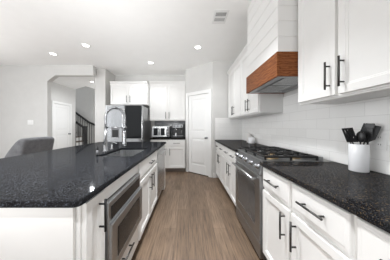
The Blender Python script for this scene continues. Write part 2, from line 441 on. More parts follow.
# upper cabinets
UB, UT, CRN = 1.417, 2.42, 2.52
def crown(parent, width, depth, zb, zt, proj=0.055, ends=(False, False)):
    m = MB()
    prof = [(0.0, zb), (-0.012, zb), (-0.016, zb + 0.03), (-proj + 0.008, zt - 0.022), (-proj, zt - 0.018), (-proj, zt), (0.0, zt)]
    m.prism([(y, z) for y, z in prof], 0.0, width, 'X')
    if ends[1]:
        m.prism([(width - y, z) for y, z in prof], -0.0, depth, 'Y')
    if ends[0]:
        m.prism([(y, z) for y, z in prof], -0.0, depth, 'Y')
    return m.build('crown_moulding', M['cab'], parent)
def upper_cabinet(label, loc, rz, width, depth, cells, zb=UB, zt=UT, crown_ends=(False, False), rail=True, top=CRN):
    t = thing('wall_cabinet', label, 'cabinet', loc, rz)
    MB().box(0.001, width - 0.001, 0.0, depth, zb, top - 0.004, 0.0015, 1).build('cabinet_body', M['cab'], t)
    for x0, x1, hx in cells:
        add_front(t, ('door', x0, x1, zb + 0.012, zt, (hx, zb + 0.055 + 0.09, 0.185, True)))
    crown(t, width, depth, zt + 0.004, top, ends=crown_ends)
    if rail:
        m = MB(); m.box(0.001, width - 0.001, 0.004, 0.022, zb - 0.010, zb, 0.003, 1); m.build('light_rail', M['cab'], t)
    return t
def pair(width, gap=0.012, mid=0.022, o=0.04):
    c = width / 2
    return [(gap, c - mid / 2, c - mid / 2 - o), (c + mid / 2, width - gap, c + mid / 2 + o)]
XU = 0.968; UD = XW - XU - 0.001
UW = XW - 0.001 - XU - 0.008
w1 = YP - 0.03 - 3.0; w2 = 3.0 - RY1 - 0.012
upper_cabinet('white wall cabinet in the corner against the pantry wall, above the canisters', (XU, YP - 0.03, 0), -90, w1, UW, pair(w1))
upper_cabinet('white wall cabinet right behind the wooden hood band, pantry side', (XU, 2.998, 0), -90, w2, UW, pair(w2))
w3 = UY0 - 0.675
upper_cabinet('large white wall cabinet in front of the hood, above the utensil crock', (XU, UY0, 0), -90, w3, UW, pair(w3))
upper_cabinet('white wall cabinet at the top right edge, nearest the viewer', (XU, 0.672, 0), -90, 0.8, UW, pair(0.8))

# ------------------------------------------------------------------ range hood
t = thing('range_hood', 'shiplap range hood with a stained wood band above the gas range', 'range hood', (XW - 0.010, 1.83, 0))
HWd = 0.385; HD = XW - 0.010 - 0.775
m = MB()
z = 1.885; pitch = 0.136
while z < CEIL - 0.004:
    z1 = min(z + pitch - 0.005, CEIL - 0.003)
    m.box(-HD + 0.012, -0.001, -HWd + 0.008, HWd - 0.008, z, z1, 0.002, 1); z += pitch
m.build('shiplap_chimney', M['cab'], t)
MB().box(-HD + 0.017, -0.002, -HWd + 0.013, HWd - 0.013, 1.883, CEIL - 0.004).build('chimney_core', M['cab'], t)
m = MB(); zb, zt = 1.667, 1.882
m.box(-HD, -HD + 0.022, -HWd, HWd, zb, zt, 0.002, 1)
for q in (-1, 1): m.box(-HD + 0.022, -0.001, q * HWd, q * (HWd - 0.022), zb, zt, 0.002, 1)
m.box(-HD + 0.02, -0.002, -HWd + 0.02, HWd - 0.02, zt - 0.02, zt - 0.001)
m.build('wood_band', M['wood'], t)
ins = MB()
ins.rings([[(-HD + 0.023 + i, -HWd + 0.023 + i, z), (-0.002 - i, -HWd + 0.023 + i, z), (-0.002 - i, HWd - 0.023 - i, z), (-HD + 0.023 + i, HWd - 0.023 - i, z)] for i, z in ((0, zt - 0.03), (0, zb + 0.004), (0.05, zb + 0.004), (0.06, zb + 0.02), (0.062, zb + 0.021))])
io = ins.build('hood_insert', M['slate'], t)
for q in (-1, 1):
    m = MB(); m.panel(-0.15, 0.15, -0.12, 0.12, [(0, 0), (0, -0.008), (0.012, -0.008), (0.014, -0.005)])
    for k in range(9): m.box(-0.13, 0.13, -0.008, -0.004, -0.10 + k * 0.0245, -0.09 + k * 0.0245)
    f = m.build('grease_filter', M['steel'], io); f.rotation_euler = (R(90), 0, R(90))
    f.location = (-HD / 2, q * 0.165, zb + 0.02)
    f.scale = (1, 1, 1)

# ------------------------------------------------------------------ gas range
t = thing('gas_range', 'slate grey slide-in gas range with cast iron grates under the wood hood', 'range', (XF, RY1 - 0.004, 0), -90)
RW = RY1 - RY0 - 0.008; RD = 1.20 - XF      # local: x 0..RW (towards viewer), y depth
MB().box(0, RW, 0.004, RD, 0.03, 0.888, 0.002, 1).build('range_body', M['slate_dark'], t)
for x in (0.05, RW - 0.05):
    for y in (0.08, RD - 0.06): MB().lathe([(0.015, 0), (0.015, 0.03)], (x, y, 0), 12).build('foot', M['blk'], t)
# control panel – sloping
m = MB(); m.prism([(0.003, 0.792), (-0.035, 0.792), (-0.042, 0.80), (-0.004, 0.912), (0.003, 0.914)], 0.0, RW, 'X')
cp = m.build('control_panel', M['slate'], t, bevel=0.002)
sl = math.atan2(0.038, 0.112)
for i, fx in enumerate((0.09, 0.21, 0.5, 0.79, 0.91)):
    k = MB()
    k.lathe([(0.001, 0), (0.027, 0), (0.027, -0.006), (0.021, -0.009), (0.0195, -0.034), (0.016, -0.038), (0.001, -0.0385)], (0, 0, 0), 20, 'Y')
    k.box(-0.004, 0.004, -0.042, -0.03, -0.018, 0.018, 0.0015, 1)
    ko = k.build('knob', M['spring'], cp)
    ko.location = (RW * (0.08 + 0.84 * i / 4), -0.0235, 0.856); ko.rotation_euler = (-sl, 0, 0)
# oven door
m = MB(); m.panel(0.003, RW - 0.003, 0.19, 0.785, [(0, 0.003), (0, -0.034), (0.004, -0.038), (0.10, -0.038), (0.104, -0.035)])
od = m.build('oven_door', M['slate'], t)
MB().panel(0.105, RW - 0.105, 0.295, 0.68, [(0, -0.034), (0.0, -0.0365), (0.004, -0.037)]).build('oven_window', M['oven_glass'], od)
m = MB(); m.tube([(0.04, -0.085, 0.745), (RW - 0.04, -0.085, 0.745)], 0.013, 14)
for x in (0.07, RW - 0.07): m.box(x - 0.012, x + 0.012, -0.085, -0.037, 0.735, 0.755, 0.003, 1)
m.build('handle', M['slate'], od)
m = MB(); m.panel(0.003, RW - 0.003, 0.045, 0.18, [(0, 0.003), (0, -0.03), (0.004, -0.034), (0.02, -0.034), (0.022, -0.034)])
m.build('storage_drawer', M['slate'], t)
# cooktop
m = MB(); m.box(0, RW, 0.004, RD, 0.889, 0.918, 0.003, 1)
m.box(0, RW, RD - 0.035, RD, 0.918, 0.955, 0.003, 1)
m.box(0, RW, -0.012, 0.03, 0.912, 0.922, 0.003, 1)
ct = m.build('cooktop', M['slate'], t)
bpos = [(0.14, 0.14, 0.042), (0.14, 0.37, 0.034), (RW / 2, 0.255, 0.05), (RW - 0.14, 0.14, 0.05), (RW - 0.14, 0.37, 0.034)]
for x, y, r in bpos:
    bn = MB().lathe([(0.001, 0.9185), (r + 0.012, 0.9185), (r + 0.01, 0.926), (r, 0.930), (0.001, 0.930)], (x, y, 0), 22).build('burner', M['brass'], ct)
    MB().lathe([(0.001, 0.930), (r * 0.82, 0.9305), (r * 0.85, 0.936), (r * 0.7, 0.939), (0.001, 0.939)], (x, y, 0), 22).build('burner_cap', M['iron'], bn) if False else MB().lathe([(0.001, 0.930), (r * 0.82, 0.9305), (r * 0.85, 0.936), (r * 0.7, 0.939), (0.001, 0.939)], (x, y, 0), 22).build('burner_cap', M['iron'], ct)
gz0, gz1 = 0.943, 0.960
gw = RW / 3
for i in range(3):
    x0, x1, y0, y1 = i * gw + 0.006, (i + 1) * gw - 0.006, 0.012, RD - 0.042
    g = MB(); b = 0.0065
    for y in (y0 + b, (y0 + y1) / 2, y1 - b): g.box(x0, x1, y - b, y + b, gz0, gz1, 0.002, 1)
    for x in (x0 + b, x1 - b): g.box(x - b, x + b, y0, y1, gz0, gz1, 0.002, 1)
    xm = (x0 + x1) / 2
    for yc in ((y0 * 3 + y1) / 4, (y0 + y1 * 3) / 4):
        for a in range(4):
            an = a * math.pi / 2 + (0 if i != 1 else math.pi / 4) * 0
            dx, dy = math.cos(an), math.sin(an)
            ex = (x1 - x0) / 2 - b if abs(dx) > .5 else (y1 - y0) / 4 - b
            if abs(dx) > .5: g.box(xm + dx * 0.035, xm + dx * ex, yc - 0.005, yc + 0.005, gz0 + 0.003, gz1 + 0.004, 0.0015, 1)
            else: g.box(xm - 0.005, xm + 0.005, yc + dy * 0.035, yc + dy * ex, gz0 + 0.003, gz1 + 0.004, 0.0015, 1)
    for x in (x0 + b, x1 - b):
        for y in (y0 + b, (y0 + y1) / 2, y1 - b): g.box(x - b, x + b, y - b, y + b, 0.918, gz0)
    g.build('grate', M['iron'], t)

# ------------------------------------------------------------------ island
IF = -0.49      # face frame looking +X
IBX = -1.40     # back of the island carcasses
IDEP = IF - IBX
IY0, IY1 = 0.725, 3.36
MY0, MY1 = 0.945, 1.575
SY0, SY1 = 1.577, 2.51
DWY0, DWY1 = 2.515, 3.20
base_cabinet('island_cabinet', 'narrow white island cabinet with a black pull beside the microwave drawer', (IF, IY0 + 0.02, 0), 90, MY0 - IY0 - 0.022, IDEP,
             [('door', 0.014, MY0 - IY0 - 0.034, FZ0, 0.868, (0.125, 0.755, 0.17, True, M['blackh']))])
base_cabinet('island_cabinet', 'white island cabinet below and around the built-in microwave drawer', (IF, MY0, 0), 90, MY1 - MY0, IDEP,
             [('drawer', 0.012, MY1 - MY0 - 0.012, 0.125, 0.338, ((MY1 - MY0) / 2 - 0.03, 0.29, 0.19, False))], top=0.350)
m = MB(); m.box(IBX, IF, MY0 + 0.001, MY1 - 0.001, 0.785, 0.882)
tag(m.build('filler_rail', M['cab']), 'white rail between the microwave drawer and the granite top', 'panel')
base_cabinet('island_cabinet', 'white island sink cabinet with a wide false drawer over two doors', (IF, SY0, 0), 90, SY1 - SY0, IDEP, two_door_unit(SY1 - SY0, drawers=1), top=0.64)
m = MB(); m.box(IF - 0.02, IF, SY0 + 0.001, SY1 - 0.001, 0.641, 0.882); 
sb = [o for o in bpy.data.objects if o.get('label', '').startswith('white island sink cabinet')][0]
m = MB(); m.box(0.001, SY1 - SY0 - 0.001, 0.0, 0.02, 0.641, 0.882); m.build('sink_apron', M['cab'], sb)
m = MB(); m.box(0.001, SY1 - SY0 - 0.001, IDEP - 0.02, IDEP, 0.641, 0.882); m.build('back_rail', M['cab'], sb)
m = MB(); m.box(IBX, IF + 0.018, 3.204, IY1, 0.0, 0.882, 0.002, 1)
tag(m.build('filler_cabinet', M['cab']), 'narrow blank white cabinet closing the island beyond the dishwasher', 'cabinet')
# near end panel with corner post
tag(MB().box(IBX - 0.02, IF - 0.018, IY0, IY0 + 0.018, 0.0, 0.882, 0.001, 1).build('island_end_cladding', M['cab']), 'wide plain white cladding closing the end of the island nearest the viewer', 'cladding')
structure('wall_island_back', MB().box(IBX - 0.022, IBX - 0.002, IY0 + 0.02, IY1, 0.0, 0.882, 0.001, 1), M['cab'])

# island top with sink cut-out: built as a ring of four strips around the opening, one mesh
CX0, CX1, CY0, CY1 = -1.83, -0.457, 0.685, 3.42
SX0, SX1, SK0, SK1 = -0.985, -0.585, 1.72, 2.43
b = MB()
def ring_pts(x0, x1, y0, y1, r, n=6):
    pts = []
    for cx, cy, a0 in ((x1 - r, y0 + r, -90), (x1 - r, y1 - r, 0), (x0 + r, y1 - r, 90), (x0 + r, y0 + r, 180)):
        for k in range(n + 1):
            a = R(a0 + 90 * k / n); pts.append((cx + r * math.cos(a), cy + r * math.sin(a)))
    return pts
outer = ring_pts(CX0, CX1, CY0, CY1, 0.03); inner = ring_pts(SX0, SX1, SK0, SK1, 0.02)
z0, z1 = 0.884, 0.914; e = 0.004
def lp(pts, z): return [(x, y, z) for x, y in pts]
oe = ring_pts(CX0 + e, CX1 - e, CY0 + e, CY1 - e, 0.027)
b.rings([lp(inner, z0), lp(outer, z0), lp(outer, z1 - e), lp(oe, z1), lp(inner, z1)], closed=True)
tag(b.build('granite_countertop', M['granite2']), 'long black granite island countertop with the undermount sink', 'countertop')
# sink
t = thing('sink', 'rectangular stainless undermount sink set in the island top', 'sink', ((SX0 + SX1) / 2, (SK0 + SK1) / 2, 0.66))
hw, hl = (SX1 - SX0) / 2 + 0.006, (SK1 - SK0) / 2 + 0.006
b = MB()
def sp(i, z, r): return [(x, y, z) for x, y in ring_pts(-hw + i, hw - i, -hl + i, hl - i, r)]
b.rings([sp(-0.02, 0.222, .03), sp(-0.02, 0.219, .03), sp(-0.003, 0.219, .03), sp(0.0, 0.01, .03), sp(0.02, -0.012, .03), sp(0.022, -0.008, .03), sp(0.006, 0.012, .03), sp(0.0, 0.222, .03)][::1], closed=False, cap0=False, cap1=False)
# floor
b.rings([sp(0.02, -0.010, .03), sp(0.02, -0.006, .03)])
b.build('basin', M['steel'], t)
MB().lathe([(0.001, -0.005), (0.045, -0.005), (0.045, -0.002), (0.032, -0.003), (0.001, -0.004)], (0, 0.1, 0), 24).build('drain', M['chrome'], t)

# microwave drawer
t = thing('microwave_drawer', 'stainless built-in microwave drawer in the side of the island', 'microwave', (IF, MY0 + 0.004, 0.352), 90)
MWW = MY1 - MY0 - 0.008; MH = 0.428
MB().box(0.01, MWW - 0.01, 0.0, 0.5, 0.002, MH - 0.002).build('microwave_body', M['slate_dark'], t)
m = MB(); m.panel(0, MWW, 0.0, MH, [(0, -0.001), (0, -0.027), (0.003, -0.030), (0.012, -0.030), (0.014, -0.030)])
fr = m.build('front_frame', M['slate'], t)
m = MB(); m.panel(0.035, MWW - 0.035, MH - 0.112, MH - 0.032, [(0, -0.0302), (0, -0.032), (0.001, -0.0325)])
cpn = m.build('control_panel', M['glass_blk'], t)
m = MB(); m.panel(0.004, MWW - 0.004, 0.006, MH - 0.125, [(0, -0.0302), (0, -0.046), (0.004, -0.050), (0.05, -0.050), (0.052, -0.048)])
dw = m.build('drawer_front', M['slate'], t)
m = MB(); m.panel(0.085, MWW - 0.085, 0.062, MH - 0.185, [(0, -0.0482), (0, -0.0508), (0.002, -0.0512)])
m.build('window', M['glass_blk'], dw)

# dishwasher
t = thing('dishwasher', 'stainless dishwasher at the far end of the island', 'dishwasher', (IF, DWY0 + 0.003, 0), 90)
DW_ = DWY1 - DWY0 - 0.006
MB().box(0, DW_, 0.0, 0.56, 0.1, 0.878).build('dishwasher_body', M['slate_dark'], t)
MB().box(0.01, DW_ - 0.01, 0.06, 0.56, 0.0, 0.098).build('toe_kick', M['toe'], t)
m = MB(); m.panel(0.003, DW_ - 0.003, 0.115, 0.868, [(0, -0.001), (0, -0.022), (0.004, -0.026), (0.01, -0.026), (0.012, -0.026)])
dd = m.build('dishwasher_door', M['steel'], t)
m = MB(); m.tube([(0.04, -0.065, 0.80), (DW_ - 0.04, -0.065, 0.80)], 0.011, 12)
for x in (0.07, DW_ - 0.07): m.box(x - 0.01, x + 0.01, -0.065, -0.026, 0.792, 0.808, 0.003, 1)
m.build('handle', M['steel'], dd)

# faucet (commercial style spring spout)
FX, FY = -1.035, 2.06
t = thing('kitchen_faucet', 'tall spring gooseneck faucet arching over the island sink', 'faucet', (FX, FY, 0.914))
m = MB(); m.lathe([(0.001, 0), (0.032, 0), (0.032, 0.008), (0.024, 0.014), (0.024, 0.13), (0.02, 0.14), (0.018, 0.30), (0.001, 0.30)], n=20); m.build('faucet_body', M['spring'], t)
A = 0.118
arc = [(0, 0, 0.30), (0, 0, 0.36)] + [(A - A * math.cos(a), 0, 0.428 + A * math.sin(a)) for a in [math.pi * k / 20 for k in range(21)]] + [(2 * A, 0, 0.32), (2 * A, 0, 0.24)]
m = MB(); m.tube(arc, 0.0105, 10); m.build('hose', M['spring'], t)
# spring: helix around the arc
P = [Vector(p) for p in arc]
segl = [0]
for i in range(1, len(P)): segl.append(segl[-1] + (P[i] - P[i - 1]).length)
hel = []; turns = 46; N = turns * 9
for k in range(N + 1):
    d = segl[-1] * k / N
    i = max(j for j in range(len(P) - 1) if segl[j] <= d)
    f = (d - segl[i]) / (segl[i + 1] - segl[i]); p = P[i].lerp(P[i + 1], f); tg = (P[i + 1] - P[i]).normalized()
    u = Vector((0, 1, 0)); q = tg.cross(u); a = 2 * math.pi * turns * k / N
    hel.append(p + (u * math.cos(a) + q * math.sin(a)) * 0.0165)
m = MB(); m.tube(hel, 0.003, 5); m.build('spring', M['spring'], t)
m = MB(); m.lathe([(0.001, 0.26), (0.017, 0.26), (0.02, 0.22), (0.019, 0.14), (0.025, 0.10), (0.026, 0.075), (0.001, 0.075)], (2 * A, 0, 0), 18); m.build('spray_head', M['spring'], t)
m = MB(); m.tube([(0, 0, 0.30), (2 * A - 0.03, 0, 0.30)], 0.009, 10); m.lathe([(0.025, 0.288), (0.028, 0.29), (0.028, 0.31), (0.025, 0.312)], (2 * A, 0, 0), 18)
m.build('docking_arm', M['spring'], t)
m = MB(); m.tube([(0, -0.02, 0.10), (0, -0.05, 0.10)], 0.013, 12); m.tube([(0, -0.045, 0.10), (0.02, -0.06, 0.16), (0.03, -0.065, 0.19)], [0.007, 0.006, 0.006], 10); m.build('lever', M['spring'], t)

t = thing('soap_dispenser', 'short chrome soap dispenser beside the island faucet', 'soap dispenser', (-1.05, 2.26, 0.914))
MB().lathe([(0.001, 0), (0.022, 0), (0.022, 0.006), (0.012, 0.012), (0.011, 0.07), (0.001, 0.07)], n=16).build('pump_body', M['spring'], t)
m = MB(); m.tube([(0, 0, 0.07), (0, 0, 0.085), (0.03, 0, 0.09), (0.075, 0, 0.08)], 0.007, 10); m.build('spout', M['spring'], t)
t = thing('soap_bottle', 'small slim dark bottle standing at the near corner of the sink', 'bottle', (-1.005, 1.82, 0.914))
MB().lathe([(0.001, 0), (0.011, 0), (0.012, 0.03), (0.009, 0.05), (0.001, 0.05)], n=14).build('bottle_body', M['grey'], t)
MB().lathe([(0.001, 0.05), (0.0085, 0.05), (0.0085, 0.09), (0.001, 0.092)], n=14).build('cap', M['blk'], t)

# ------------------------------------------------------------------ back run: fridge, cabinets, counter
FRX0, FRX1, FRY = -2.035, -1.13, 4.04
t = thing('refrigerator', 'stainless french-door refrigerator with a black glass door panel', 'refrigerator', (FRX0, FRY, 0))
FW = FRX1 - FRX0; FH = 1.765
MB().box(0.004, FW - 0.004, 0.075, 0.93, 0.03, FH - 0.02, 0.004, 1).build('fridge_body', M['slate'], t)
for x in (0.06, FW - 0.06):
    for y in (0.14, 0.86): MB().lathe([(0.02, 0), (0.02, 0.03)], (x, y, 0), 12).build('foot', M['blk'], t)
mid = FW * 0.51
for nm, x0, x1 in (('left', 0.002, mid - 0.003), ('right', mid + 0.003, FW - 0.002)):
    m = MB(); m.panel(x0, x1, 0.76, FH, [(0, 0.07), (0, 0.012), (0.006, 0.002), (0.016, 0.0), (0.018, 0.0)])
    d = m.build('fridge_door', M['steelv'], t)
    if nm == 'left':
        dx0, dx1, dz0, dz1 = 0.15, 0.335, 0.95, 1.235
        m = MB(); m.panel(dx0, dx1, dz0, dz1, [(0, -0.0002), (0, -0.006), (0.012, -0.006), (0.016, -0.003)])
        ds = m.build('water_dispenser', M['grey'], d)
        m = MB(); m.panel(dx0 + 0.02, dx1 - 0.02, dz0 + 0.02, dz1 - 0.085, [(0, -0.0032), (0, -0.004), (0.002, -0.0045)]); m.build('dispenser_bay', M['blk'], ds)
        m = MB(); m.box(dx0 + 0.018, dx1 - 0.018, -0.03, -0.0062, dz0 + 0.001, dz0 + 0.012, 0.002, 1); m.build('drip_tray', M['steel'], ds)
    else:
        m = MB(); m.panel(x0 + 0.012, x1 - 0.012, 0.94, FH - 0.015, [(0, -0.0002), (0, -0.003), (0.003, -0.004), (0.004, -0.004)])
        m.build('door_glass', M['glass_blk'], d)
    hx = x1 - 0.02 if nm == 'left' else x0 + 0.012
    m = MB(); m.tube([(hx, -0.05, 0.86), (hx, -0.05, 1.66)], 0.010, 10)
    for z in (0.90, 1.62): m.tube([(hx, -0.05, z), (hx, 0.0, z)], 0.008, 8)
    m.build('handle', M['chrome'], d)
for z0, z1 in ((0.06, 0.40), (0.408, 0.752)):
    m = MB(); m.panel(0.002, FW - 0.002, z0, z1, [(0, 0.07), (0, 0.012), (0.006, 0.002), (0.016, 0.0), (0.018, 0.0)])
    d = m.build('freezer_drawer', M['steelv'], t)
    m = MB(); m.tube([(0.08, -0.05, z1 - 0.05), (FW - 0.08, -0.05, z1 - 0.05)], 0.010, 10)
    for x in (0.12, FW - 0.12): m.tube([(x, -0.05, z1 - 0.05), (x, 0, z1 - 0.05)], 0.008, 8)
    m.build('handle', M['chrome'], d)

wf = 0.985
upper_cabinet('deep white cabinet above the refrigerator', (-2.10, 4.44, 0), 0, wf, 0.6, pair(wf, o=0.035), zb=1.82, rail=False, zt=2.34, top=2.435)
wb = 1.04
upper_cabinet('white wall cabinet on the back wall above the coffee machine and toaster oven', (-1.112, 4.72, 0), 0, wb - 0.015, 0.325, pair(wb - 0.015, o=0.035), zb=1.405)
bw = 0.945
base_cabinet('base_cabinet', 'white base cabinet on the back wall between refrigerator and pantry corner', (-1.03, 4.435, 0), 0, bw, 0.62, two_door_unit(bw, drawers=2))
tag(MB().box(-1.036, -0.085, 4.405, 5.05, 0.884, 0.914).build('granite_countertop', M['granite'], bevel=0.004), 'black granite countertop on the back wall beside the refrigerator', 'countertop')

# toaster oven / coffee machine on the back counter
t = thing('toaster_oven', 'silver two-door countertop oven on the back counter next to the refrigerator', 'toaster oven', (-1.03, 4.62, 0.914))
m = MB(); m.box(0, 0.5, 0.02, 0.36, 0.018, 0.33, 0.012, 2); m.build('oven_body', M['steel'], t)
for x in (0.04, 0.46):
    for y in (0.06, 0.32): MB().lathe([(0.014, 0), (0.014, 0.019)], (x, y, 0), 10).build('foot', M['blk'], t)
for x0, x1, hx in ((0.008, 0.205, 0.19), (0.21, 0.405, 0.225)):
    m = MB(); m.panel(x0, x1, 0.03, 0.315, [(0, 0.0195), (0, 0.004), (0.004, 0.0), (0.035, 0.0), (0.038, 0.003)])
    d = m.build('oven_door', M['steel'], t)
    MB().panel(x0 + 0.04, x1 - 0.04, 0.072, 0.273, [(0, 0.0028), (0, 0.001), (0.002, 0.0005)]).build('door_glass', M['glass_blk'], d)
    m = MB(); m.tube([(hx, -0.025, 0.07), (hx, -0.025, 0.28)], 0.006, 8)
    for z in (0.09, 0.26): m.tube([(hx, -0.025, z), (hx, 0.0, z)], 0.005, 8)
    m.build('handle', M['chrome'], d)
m = MB(); m.panel(0.412, 0.492, 0.03, 0.315, [(0, 0.0195), (0, 0.004), (0.004, 0.001), (0.006, 0.001)]); cpn = m.build('control_panel', M['grey'], t)
for z in (0.09, 0.165, 0.24):
    MB().lathe([(0.001, 0.001), (0.022, 0.001), (0.02, -0.02), (0.001, -0.021)], (0.452, 0, z), 16, 'Y').build('knob', M['chrome'], cpn)

t = thing('coffee_machine', 'black and chrome coffee machine on the back counter by the pantry corner', 'coffee machine', (-0.47, 4.64, 0.914))
m = MB(); m.box(0.0, 0.34, 0.17, 0.34, 0.0, 0.39, 0.015, 2); m.box(0.0, 0.34, 0.0, 0.17, 0.0, 0.05, 0.008, 2); m.box(0.0, 0.34, 0.0, 0.175, 0.27, 0.39, 0.015, 2)
m.build('machine_body', M['blk'], t)
m = MB(); m.box(0.02, 0.32, 0.01, 0.16, 0.0505, 0.058, 0.002, 1); m.build('drip_tray', M['steel'], t)
m = MB(); m.panel(0.02, 0.32, 0.285, 0.375, [(0, -0.0005), (0, -0.004), (0.003, -0.006), (0.005, -0.006)]); cpn = m.build('control_panel', M['slate_dark'], t)
for x in (0.07, 0.17, 0.27): MB().lathe([(0.001, -0.006), (0.02, -0.006), (0.019, -0.014), (0.001, -0.015)], (x, 0, 0.33), 16, 'Y').build('dial', M['blk'], cpn)
m = MB(); m.lathe([(0.001, 0.269), (0.032, 0.269), (0.032, 0.235), (0.02, 0.225), (0.001, 0.225)], (0.11, 0.085, 0), 18); m.tube([(0.11, 0.06, 0.25), (0.11, -0.06, 0.245)], 0.010, 10); m.build('portafilter', M['chrome'], t)
m = MB(); m.tube([(0.27, 0.085, 0.27), (0.27, 0.06, 0.20), (0.265, 0.03, 0.12)], 0.006, 8); m.build('steam_wand', M['chrome'], t)
m = MB(); m.lathe([(0.001, 0.0585), (0.04, 0.0585), (0.045, 0.08), (0.04, 0.14), (0.036, 0.145), (0.034, 0.14), (0.001, 0.13)], (0.11, 0.085, 0), 18); m.build('carafe', M['chrome'], t)

# ------------------------------------------------------------------ things on the right counter
CRX, CRY = 1.186, 1.15
t = thing('utensil_crock', 'white ceramic utensil crock on the right foreground counter', 'utensil holder', (CRX, CRY, 0.914))
MB().lathe([(0.001, 0), (0.050, 0), (0.053, 0.004), (0.054, 0.184), (0.0525, 0.188), (0.051, 0.188), (0.050, 0.184), (0.049, 0.012), (0.001, 0.010)], n=36).build('crock_body', M['ceramic'], t)
def utensil(name, label, base, tip, head, spin=0):
    # handle runs from base to tip (world), head built in a frame with local Z along the handle
    b0, b1 = Vector(base), Vector(tip); d = (b1 - b0); Lh = d.length
    t = thing(name, label, 'utensil', base); t['group'] = 'black utensils in the white crock'
    q = d.to_track_quat('Z', 'Y') @ Matrix.Rotation(R(spin), 3, 'Z').to_quaternion(); t.rotation_mode = 'QUATERNION'; t.rotation_quaternion = q
    MB().tube([(0, 0, 0), (0, 0, Lh * 0.5), (0, 0, Lh)], [0.006, 0.0055, 0.0045], 10).build('handle', M['blk'], t)
    h = MB(); head(h, Lh); h.build('utensil_head', M['blk'], t, bevel=0)
    return t
cx, cy, cz = CRX, CRY, 0.926
def turner(h, L, w=0.038, l=0.10):
    pts = [(-0.012, L - 0.005), (0.012, L - 0.005), (w, L + 0.03), (w, L + l), (-w, L + l), (-w, L + 0.03)]
    h.rings([[(x, -0.0025, z) for x, z in pts], [(x, 0.0025, z) for x, z in pts]])
    for k in (-1, 1): pass
def slotted(h, L, w=0.040, l=0.105):
    h.box(-w, w, -0.0025, 0.0025, L + 0.0, L + 0.03); h.box(-w, w, -0.0025, 0.0025, L + l - 0.012, L + l)
    for k in range(4):
        x = -w + 0.006 + k * (2 * w - 0.012) / 3; h.box(x - 0.006, x + 0.006, -0.0025, 0.0025, L + 0.025, L + l - 0.01)
def bowl(h, L, r=0.036, k=1.3, deep=0.022):
    loops = []
    for i in range(7):
        f = i / 6; rr = r * math.sin(f * math.pi / 2) if i else 0.001; dd = -deep * math.cos(f * math.pi / 2)
        loops.append([(rr * math.cos(a), dd, L + r * k - 0.005 + rr * k * math.sin(a)) for a in [2 * math.pi * j / 18 for j in range(18)]])
    for i in range(6, -1, -1):
        f = i / 6; rr = (r - 0.002) * math.sin(f * math.pi / 2) if i else 0.001; dd = -(deep - 0.003) * math.cos(f * math.pi / 2) + (0.001 if i == 6 else 0)
        loops.append([(rr * math.cos(a), dd, L + r * k - 0.005 + rr * k * math.sin(a)) for a in [2 * math.pi * j / 18 for j in range(18)]])
    h.rings(loops, smooth=True)
def tongs(h, L):
    h.box(-0.018, 0.018, -0.002, 0.002, L - 0.01, L + 0.06, 0.0015, 1); h.box(-0.024, 0.024, -0.004, 0.004, L + 0.05, L + 0.085, 0.003, 1)
def P3(dx, dy, z): return (cx + dx, cy + dy, z)
utensil('slotted_turner', 'black slotted turner leaning left out of the white crock', P3(0.030, -0.001, cz + 0.006), P3(-0.044, -0.001, 1.115), lambda h, L: slotted(h, L, 0.032, 0.105), 15)
utensil('kitchen_spatula', 'broad black spatula leaning forward and right out of the crock', P3(-0.004, 0.034, cz + 0.006), P3(0.030, -0.012, 1.12), lambda h, L: turner(h, L, 0.042, 0.12), 90)
utensil('ladle', 'black ladle upright at the back of the crock between the two turners', P3(-0.018, 0.036, cz + 0.006), P3(-0.016, 0.040, 1.135), lambda h, L: bowl(h, L, 0.036, 1.0, 0.024), 45)
utensil('serving_spoon', 'black serving spoon upright at the front left of the crock', P3(-0.018, -0.026, cz + 0.006), P3(-0.024, -0.036, 1.12), lambda h, L: bowl(h, L, 0.026, 1.5, 0.011), -45)
utensil('tongs', 'thin black tongs at the front right of the crock, the tallest tip', P3(0.012, -0.028, cz + 0.006), P3(0.026, -0.040, 1.16), lambda h, L: tongs(h, L), 60)

def canister(label, x, y, r, h, mat):
    t = thing('canister', label, 'canister', (x, y, 0.914))
    MB().lathe([(0.001, 0), (r * .95, 0), (r, 0.006), (r, h * .78), (r * .96, h * .8), (0.001, h * .8)], n=28).build('canister_body', mat, t)
    m = MB(); m.lathe([(0.001, h * .8), (r * .98, h * .8), (r * .98, h * .87), (r * .6, h * .91), (0.001, h * .92)], n=28)
    m.lathe([(0.001, h * .9), (r * .22, h * .9), (r * .26, h * .96), (r * .15, h), (0.001, h)], n=16); m.build('lid', mat, t)
canister('taller pale canister at the tile beyond the range', 1.205, 3.27, 0.050, 0.19, M['cream'])
canister('shorter white canister in front of the taller one beyond the range', 1.185, 3.10, 0.060, 0.125, M['ceramic'])

def wall_plate(name, label, cat, loc, rz, kind):
    t = thing(name, label, cat, loc, rz)
    pw = 0.072 if kind == 'double' else 0.036
    MB().box(-pw, pw, -0.006, 0, -0.058, 0.058, 0.003, 2).build('cover_plate', M['plastic'], t)
    if kind == 'outlet':
        for z in (-0.024, 0.024):
            m = MB(); m.box(-0.017, 0.017, -0.008, -0.0061, z - 0.015, z + 0.015, 0.001, 1); rc = m.build('receptacle', M['plastic'], t)
            m = MB()
            for x in (-0.007, 0.007): m.box(x - 0.0012, x + 0.0012, -0.0086, -0.0081, z - 0.003, z + 0.007)
            m.build('slot', M['gap'], rc)
    else:
        for x in ((-0.046, 0, 0.046) if kind == 'double' else (0,)):
            m = MB(); m.box(x - 0.012, x + 0.012, -0.010, -0.0061, -0.03, 0.03, 0.002, 1); m.build('rocker', M['plastic'], t)
wall_plate('wall_outlet', 'white outlet on the tile to the right of the utensil crock', 'outlet', (XW - 0.0085, 1.10, 1.125), -90, 'outlet')
wall_plate('light_switch', 'white light switch on the wall above the recliner', 'light switch', (-4.05, YF - 0.0005, 1.34), 0, 'double')

# ------------------------------------------------------------------ recliner
t = thing('recliner', 'grey upholstered recliner seen over the island, facing left', 'recliner', (-3.50, 3.36, 0), -93)
